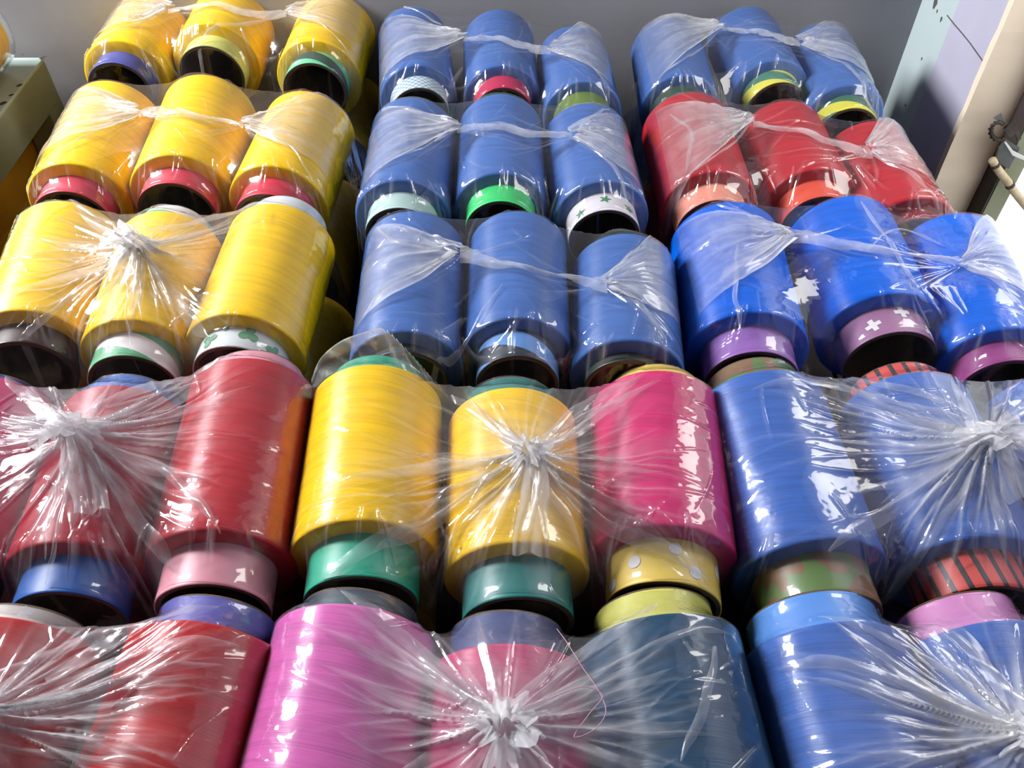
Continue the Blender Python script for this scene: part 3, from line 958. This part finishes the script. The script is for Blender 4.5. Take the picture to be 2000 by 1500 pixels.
    # ---- the bags closed by two folded ends drawn together across the top
    def ends(s, ltip, rtip, hz=0.44, spread=1.0):
        lx, ly = at(*ltip, 0.006)[:2]
        rx, ry = at(*rtip, 0.006)[:2]
        D = s.y1 - s.y0
        for (tx, ty, ex, sg) in ((lx, ly, s.x0 + 0.024, 1), (rx, ry, s.x1 - 0.026, -1)):
            for k in range(16):
                a = (math.pi if sg > 0 else 0) + rnd.uniform(-0.95, 0.95)
                s.ray(tx, ty, a, rnd.uniform(0.05, 0.14), rnd.uniform(0.001, 0.003), rnd.uniform(0.001, 0.0026), rnd.uniform(0.05, 0.25), rnd.uniform(-2, 2), 0.01)
            for k in range(7):
                s.ray(tx, ty, (0 if sg > 0 else math.pi) + rnd.uniform(-0.5, 0.5), rnd.uniform(0.06, 0.16), rnd.uniform(0.001, 0.0022), rnd.uniform(0.001, 0.002), rnd.uniform(0.04, 0.16), rnd.uniform(-2, 2), 0.01)
            yb, yf = s.y1 - 0.035, s.y0 + 0.05 + 0.03 * rnd.random()
            ph, p2 = rnd.uniform(0, 6), rnd.uniform(0, 6)
            jag = [rnd.uniform(-0.006, 0.006) for _ in range(30)]

            def fn(u, v, tx=tx, ty=ty, ex=ex, yb=yb, yf=yf, ph=ph, p2=p2, sg=sg):
                # u: edge -> tip, v: back -> front
                e = u ** 0.9
                y_edge = yb + (yf - yb) * v
                y_tip = ty + 0.010 - 0.020 * v
                belly = -0.03 * math.sin(math.pi * u) * (v - 0.45)
                x = ex + (tx - ex) * u + (0.004 * math.sin(5 * v + ph) + jag[int(v * 28)] * 0.6) * u
                y = y_edge + (y_tip - y_edge) * e + belly * 0.6 + 0.003 * math.sin(6 * u + p2)
                fold = math.sin(v * 13 + ph + 2 * u)
                fine = math.sin(v * 37 + 3 * math.sin(4 * v + p2) + 4 * u + p2)
                dz = 0.0022 + 0.007 * u ** 2 + 0.0017 * fold * (0.25 + u) + 0.0006 * fine * (0.2 + u) + 0.0035 * max(0, math.sin(v * 3.1416)) * u * (1 - u) * 2
                h = hz * (0.40 + 0.5 * u) + 0.14 * max(0, math.sin(v * 21 + 5 * u + p2)) * u + (0.15 if v < 0.04 or v > 0.96 else 0) + 0.12 * max(0, fold) ** 3 + 0.16 * max(0, fine) ** 4 * (0.3 + u)
                h *= min(1.0, 0.2 + 3.2 * u)
                return x, y, dz, h
            s.sheet('folded_end', fn, 36, 72)
        ph = rnd.uniform(0, 6)
        sag = rnd.uniform(-0.006, 0.006)

        def strand(u, v):
            w = 0.006 + 0.004 * math.sin(5 * u + ph) + 0.006 * abs(2 * u - 1) ** 3
            x = lx + (rx - lx) * u
            y = ly + (ry - ly) * u + (v - 0.5) * 2 * w + sag * math.sin(3.14 * u) + 0.003 * math.sin(8 * u + ph)
            return x, y, 0.0035 + 0.0035 * math.sin(v * 3.14) + 0.001 * math.sin(20 * u + 6 * v), 0.30 + 0.2 * math.sin(v * 3.14) * abs(math.sin(9 * u + ph))
        s.sheet('drawn_strand', strand, 60, 8)


def envelope(label, keys, lt, rt, folds=(), **kw):
    b = Bag(label, keys)
    b.folds(34)
    b.ends(lt, rt, **kw)
    for k, path in enumerate(folds):
        b.ribbon(path, (0.005, 0.0035, 0.0065)[k % 3], 0.30)
    b.finish()
    return b


def knotted(label, keys, k, **kw):
    b = Bag(label, keys)
    b.folds(22)
    b.knot(*k, **kw)
    return b


envelope('clear bag around the farthest yellow spools, against the wall', ['c1r1l', 'c1r1m', 'c1r1r'], (330, 15), (560, 20), hz=0.36, folds=[[(180,75),(260,50),(330,18)],[(560,25),(620,45),(680,80)],[(350,100),(420,60),(540,30)]])
envelope('clear folded bag around the second row of yellow spools with red cores', ['c1r2l', 'c1r2m', 'c1r2r'], (275, 215), (475, 240), hz=0.38, folds=[[(150,170),(210,190),(275,220)],[(480,250),(560,280),(620,340)],[(120,300),(200,250),(275,222)],[(590,180),(540,215),(480,240)]])
b13 = knotted('clear bag knotted over the third row of yellow spools', ['c1r3l', 'c1r3m', 'c1r3r'], (272, 478),
              to=[(110, 395), (60, 470), (0, 530), (-20, 640), (390, 660), (540, 395), (240, 640), (400, 520)], tail=(-0.012, -0.05, 0.03))
for path, w in [([(262,470),(200,420),(120,380)],.007),([(262,475),(180,480),(60,500),(0,510)],.006),([(255,490),(150,560),(60,620),(0,665)],.006),([(250,500),(160,600),(50,680)],.005),([(290,520),(340,580),(400,640)],.011),([(290,455),(400,420),(520,385)],.013),([(250,510),(248,600),(240,680)],.0025),([(280,530),(272,620)],.0025)]:
    b13.ribbon(path, w)
b13.finish()
b14 = knotted('clear bag knotted over crimson spools', ['c1r4l', 'c1r4m', 'c1r4r'], (150, 842), size=1.15,
              to=[(450, 705), (520, 740), (-40, 700), (-60, 850), (-60, 1000), (450, 1010), (330, 1100), (70, 1090), (480, 850)], tail=(0.03, -0.075, 0.028))
for path, w in [([(170,815),(260,760),(360,715),(450,690)],.016),([(210,800),(320,760),(430,735)],.005),([(220,830),(330,800),(440,790)],.003),([(200,880),(290,900),(370,960),(430,1040)],.008),([(190,890),(260,1000),(330,1090)],.012),([(110,830),(50,770),(0,715)],.011),([(100,850),(40,855),(-20,870)],.011),([(120,890),(60,930),(0,970)],.013),([(135,900),(100,1000),(80,1080)],.003),([(150,905),(110,1040),(70,1120)],.004),([(160,905),(166,960),(182,1000),(196,985),(185,940),(168,905)],.003),([(172,905),(205,1000),(238,1080),(252,1106),(244,1120),(226,1095),(200,1050)],.0035)]:
    b14.ribbon(path, w)
b14.finish()
b15 = knotted('clear bag over the nearest red spools', ['c1r5m', 'c1r5r'], (-60, 1400),
              to=[(480, 1240), (500, 1290), (460, 1330), (430, 1400), (420, 1480), (200, 1180), (-40, 1200)])
for path, w in [([(0,1320),(150,1250),(300,1200),(420,1170)],.012),([(-20,1380),(150,1320),(300,1270),(460,1250)],.011),([(0,1400),(200,1340),(430,1290)],.007),([(0,1440),(180,1380),(350,1370)],.007),([(0,1460),(150,1480),(300,1490)],.006),([(90,1330),(180,1270),(240,1230)],.014)]:
    b15.ribbon(path, w)
b15.finish()
envelope('clear folded bag around the farthest blue spools of the middle column', ['c2r1l', 'c2r1m', 'c2r1r'], (905, 68), (1075, 92), folds=[[(790,15),(850,40),(905,66)],[(800,110),(870,85),(905,72)],[(1080,100),(1150,125),(1195,165)]])
envelope('clear folded bag around the second row of blue spools, with the star-print core', ['c2r2l', 'c2r2m', 'c2r2r'], (893, 246), (1118, 262), folds=[[(745,200),(820,225),(893,246)],[(720,330),(800,300),(890,255)],[(1120,270),(1180,310),(1235,375)],[(1190,208),(1150,235),(1120,260)]])
envelope('clear folded bag around the third row of blue spools, in front of the star-print core', ['c2r3l', 'c2r3m', 'c2r3r'], (898, 492), (1185, 550), folds=[[(735,430),(780,480),(895,495)],[(705,600),(770,550),(890,502)],[(1190,560),(1250,600),(1305,655)],[(1260,480),(1220,510),(1190,545)],[(800,680),(900,640),(980,560)]])
b24 = knotted('clear bag knotted over two yellow spools and a magenta one', ['c2r4l', 'c2r4m', 'c2r4r'], (1035, 885), size=1.05,
              to=[(1290, 715), (880, 745), (580, 1090), (620, 900), (1410, 1090), (1400, 860), (900, 1100), (1240, 1060)], tail=(0.004, -0.085, 0.026, 0.55))
for path, w in [([(1060,860),(1150,780),(1250,730)],.012),([(1075,850),(1180,790),(1290,745)],.007),([(1000,860),(930,800),(880,765)],.010),([(1000,910),(850,1000),(700,1060),(600,1130)],.012),([(990,900),(870,960),(760,990)],.006),([(1060,910),(1150,990),(1300,1060),(1400,1100)],.011),([(1085,880),(1200,900),(1330,900)],.0025),([(980,890),(850,890),(700,910)],.0025),([(950,940),(900,1000),(850,1080)],.005)]:
    b24.ribbon(path, w)
b24.finish()
b25 = knotted('clear bag knotted over orchid, rose and dark teal spools', ['c2r5l', 'c2r5m', 'c2r5r'], (985, 1410), size=1.15,
              to=[(640, 1150), (700, 1200), (1290, 1180), (1440, 1250), (1440, 1420), (600, 1350), (1300, 1490), (700, 1480)], tail=(0.02, -0.06, 0.03, 0.5))
for path, w in [([(960,1370),(850,1290),(740,1200),(660,1140)],.011),([(940,1390),(800,1310),(620,1230)],.008),([(1010,1370),(1120,1280),(1230,1210),(1290,1170)],.011),([(1030,1390),(1180,1310),(1330,1240),(1440,1220)],.006),([(1040,1420),(1200,1430),(1400,1440)],.004),([(940,1430),(800,1400),(650,1330)],.003),([(1400,1260),(1380,1360),(1330,1490)],.007)]:
    b25.ribbon(path, w)
b25.finish()
envelope('clear folded bag around the blue spools in the far corner by the shadowed wall', ['c3r1l', 'c3r1m', 'c3r1r'], (1408, 48), (1560, 82), folds=[[(1250,22),(1320,22),(1405,45)],[(1290,140),(1350,110),(1405,60)],[(1565,90),(1650,130),(1720,200)]])
envelope('clear folded bag around red spools beside the cream window frame', ['c3r2l', 'c3r2m', 'c3r2r'], (1470, 232), (1700, 290), folds=[[(1310,215),(1350,260),(1340,330)],[(1360,330),(1420,290),(1470,236)],[(1700,300),(1770,340),(1840,395)],[(1740,240),(1720,270),(1700,290)]])
envelope('clear folded bag around royal blue spools with purple cores', ['c3r3l', 'c3r3m', 'c3r3r'], (1545, 455), (1880, 510), hz=0.48, folds=[[(1400,400),(1470,430),(1545,452)],[(1410,530),(1480,500),(1545,462)],[(1880,520),(1950,560),(2000,610)],[(1440,480),(1436,570),(1450,630)],[(1690,490),(1760,445),(1850,480)],[(1680,400),(1740,480),(1790,560)]])
b34 = knotted('clear bag knotted over blue spools at the picture edge', ['c3r4l', 'c3r4m', 'c3r4r'], (1925, 860), size=1.2,
              to=[(1480, 735), (1600, 715), (1500, 860), (1540, 1090), (1640, 1090), (1760, 1110), (1960, 1080), (2060, 760)], tail=(0.02, -0.05, 0.03))
for path, w in [([(1880,830),(1750,780),(1600,740),(1470,760)],.010),([(1890,820),(1780,760),(1640,715)],.009),([(1880,850),(1780,850),(1650,850)],.008),([(1900,880),(1780,960),(1620,1070)],.012),([(1920,890),(1850,1000),(1780,1100)],.008),([(1940,890),(1960,980),(1985,1050)],.005),([(1930,835),(1960,780),(2000,730)],.007)]:
    b34.ribbon(path, w)
b34.finish()
b35 = knotted('clear bag over the nearest blue spools at the right', ['c3r5l', 'c3r5m'], (2010, 1440),
              to=[(1540, 1240), (1560, 1310), (1600, 1180), (1740, 1150), (1560, 1420), (1600, 1490), (1990, 1170)])
for path, w in [([(1960,1420),(1800,1350),(1650,1300),(1530,1280)],.010),([(1970,1400),(1850,1310),(1720,1240),(1600,1200)],.008),([(1990,1380),(1900,1270),(1800,1190),(1740,1150)],.010),([(1960,1440),(1800,1400),(1570,1310)],.005)]:
    b35.ribbon(path, w)
b35.finish()

# torn film standing up behind the yellow spool of the mixed bag
y0 = at(722, 712)[1]
top = spline([(608, 742), (626, 700), (664, 667), (708, 650), (748, 642), (784, 672), (816, 706), (842, 736), (864, 757)], 8)
bot = spline([(610, 770), (640, 735), (690, 716), (722, 713), (760, 716), (800, 728), (835, 748), (850, 756), (864, 765)], 8)
V, Fc, hz = [], [], []
n, m = len(top), 14
o = b24.root.location
for i in range(n):
    jag = (6 if i % 2 else -3) if i > n * 0.5 else 0
    for j in range(m + 1):
        v = j / m
        p = bot[i] * (1 - v) + top[i] * v + np.array((0.4 * jag, jag)) * (v > 0.99)
        w = at_y(p[0], p[1], y0 + 0.004 + 0.012 * math.sin(v * 2.2) + 0.004 * math.sin(i * 0.35) * v)
        V.append((w[0] - o.x, w[1] - o.y, w[2] - o.z))
        hz.append(0.13 + (0.45 if v > 0.93 else 0) + 0.20 * max(0, math.sin(i * 0.9 + 4 * v)) ** 3)
for i in range(n - 1):
    for j in range(m):
        a = i * (m + 1) + j
        Fc.append((a, a + m + 1, a + m + 2, a + 1))
mesh_obj('torn_collar', V, Fc, FILM, b24.root, (0, 0, 0), True, None, hz)['label'] = 'torn upright edge of clear film'

# loose thread over the nearest knot
pts = []
for px, py in [(1090, 1198), (1108, 1250), (1140, 1305), (1168, 1350), (1182, 1395), (1160, 1432), (1120, 1446), (1150, 1400), (1176, 1362), (1140, 1346), (1090, 1362), (1060, 1385)]:
    q = at(px, py, 0.0)
    pts.append((q[0], q[1], ZR + b25.height(q[0], q[1]) + 0.005))
pts = spline(pts, 8)
pts = [(p[0], p[1], max(p[2], ZR + b25.height(p[0], p[1]) + 0.0022)) for p in pts]
V, Fc = tube_path([np.array(p) - np.array(pts[0]) for p in pts], 0.0003, 5)
tag(mesh_obj('loose_thread', V, Fc, plain('pink_thread', (196, 150, 172), 0.5), None, pts[0], True),
    'loose pink thread curling across the nearest knotted bag', 'thread')

# ------------------------------------------------------------------ green table at the left
ZT = -0.095
tc = at(85, 112, ZT)
tx, ty = tc[0], min(tc[1], YW - 0.004)
tab = empty('work_table', (tx - 0.3, ty - 0.5, 0))
def tbox(name, b, mat):
    c = tab.location
    return boxes(name, [(b[0] - c.x, b[1] - c.x, b[2] - c.y, b[3] - c.y, b[4], b[5])], mat, tab, 0.0015)
tbox('table_top', (tx - 0.62, tx, ty - 1.1, ty, ZR + ZT - 0.006, ZR + ZT), MINT)
tbox('apron', (tx - 0.03, tx - 0.001, ty - 1.1, ty, ZR + ZT - 0.075, ZR + ZT - 0.0062), SAGE)
for yy in (ty - 0.05, ty - 1.1):
    for xx in (tx - 0.051, tx - 0.62):
        tbox('leg', (xx, xx + 0.05, yy, yy + 0.05, 0, ZR + ZT - 0.075), SAGE)
for px, py, r in ((84, 113, 0.006), (38, 167, 0.005), (22, 186, 0.004), (6, 202, 0.006), (44, 107, 0.003)):
    q = at(px, py, ZT) - np.array(tab.location)
    ring_ = [(q[0] + r * 0.8 * math.cos(a) * (1 + 0.4 * math.sin(2 * a)), q[1] + r * math.sin(a), ZR + ZT + 0.0004) for a in np.linspace(0, 6.28, 11)[:-1]]
    mesh_obj('paint_chip', ring_, [tuple(range(10))], BROWN_SHADE, tab)
tag(tab, 'chipped pale green table standing against the wall beside the yellow bags', 'table')
bx = tx - 0.055
pt = at_x(57, 222, bx)
brd = empty('yellow_carton', (bx - 0.12, pt[1] - 0.35, 0.30))
tag(brd, 'plain yellow carton standing under the green table', 'carton')
c = brd.location
boxes('carton_body', [(-0.12, 0.12, -0.35, 0.35, 0, pt[2] - 0.30)], BOARD, brd, 0.002)
boxes('carton_seam', [(0.1195, 0.1206, -0.35, 0.35, pt[2] - 0.40, pt[2] - 0.398)], plain('pale_tape', (216, 172, 80), 0.5), brd)
boxes('carton_stand', [(-0.12, 0.12, -0.35, 0.35, -0.30, -0.0005)], WOOD, brd)

# a bagged yellow spool on the table, just in the picture
sx, sy, _ = at(-100, 108, ZT + 0.06)
o = make_spool('table', 'orange-yellow spool standing in film on the green table', None, (sx, sy + 0.07, 0), (sx, sy - 0.07, 0), 0.12, 'yellow', (PL, (190, 180, 170)), zc=ZR + ZT + 0.06 + 0.001)

V, Fc, _m = lathe([(-0.10, 0.02, 0), (-0.095, 0.055, 0), (-0.075, 0.066, 0), (0.0, 0.068, 0), (0.075, 0.066, 0), (0.095, 0.055, 0), (0.10, 0.02, 0)], 40)
mesh_obj('film_wrap', [(x, y, max(z, -0.0598)) for x, y, z in V], Fc, FILM, o, (0, 0, 0.06), True, None, [0.02] * len(V))
0 and print('spools', len(SPOOLS), {k: (v['c'].round(3).tolist(), round(v['h'] * 2, 3), round(math.degrees(v['yaw']), 1)) for k, v in SPOOLS.items() if k[-1] != 'x'})
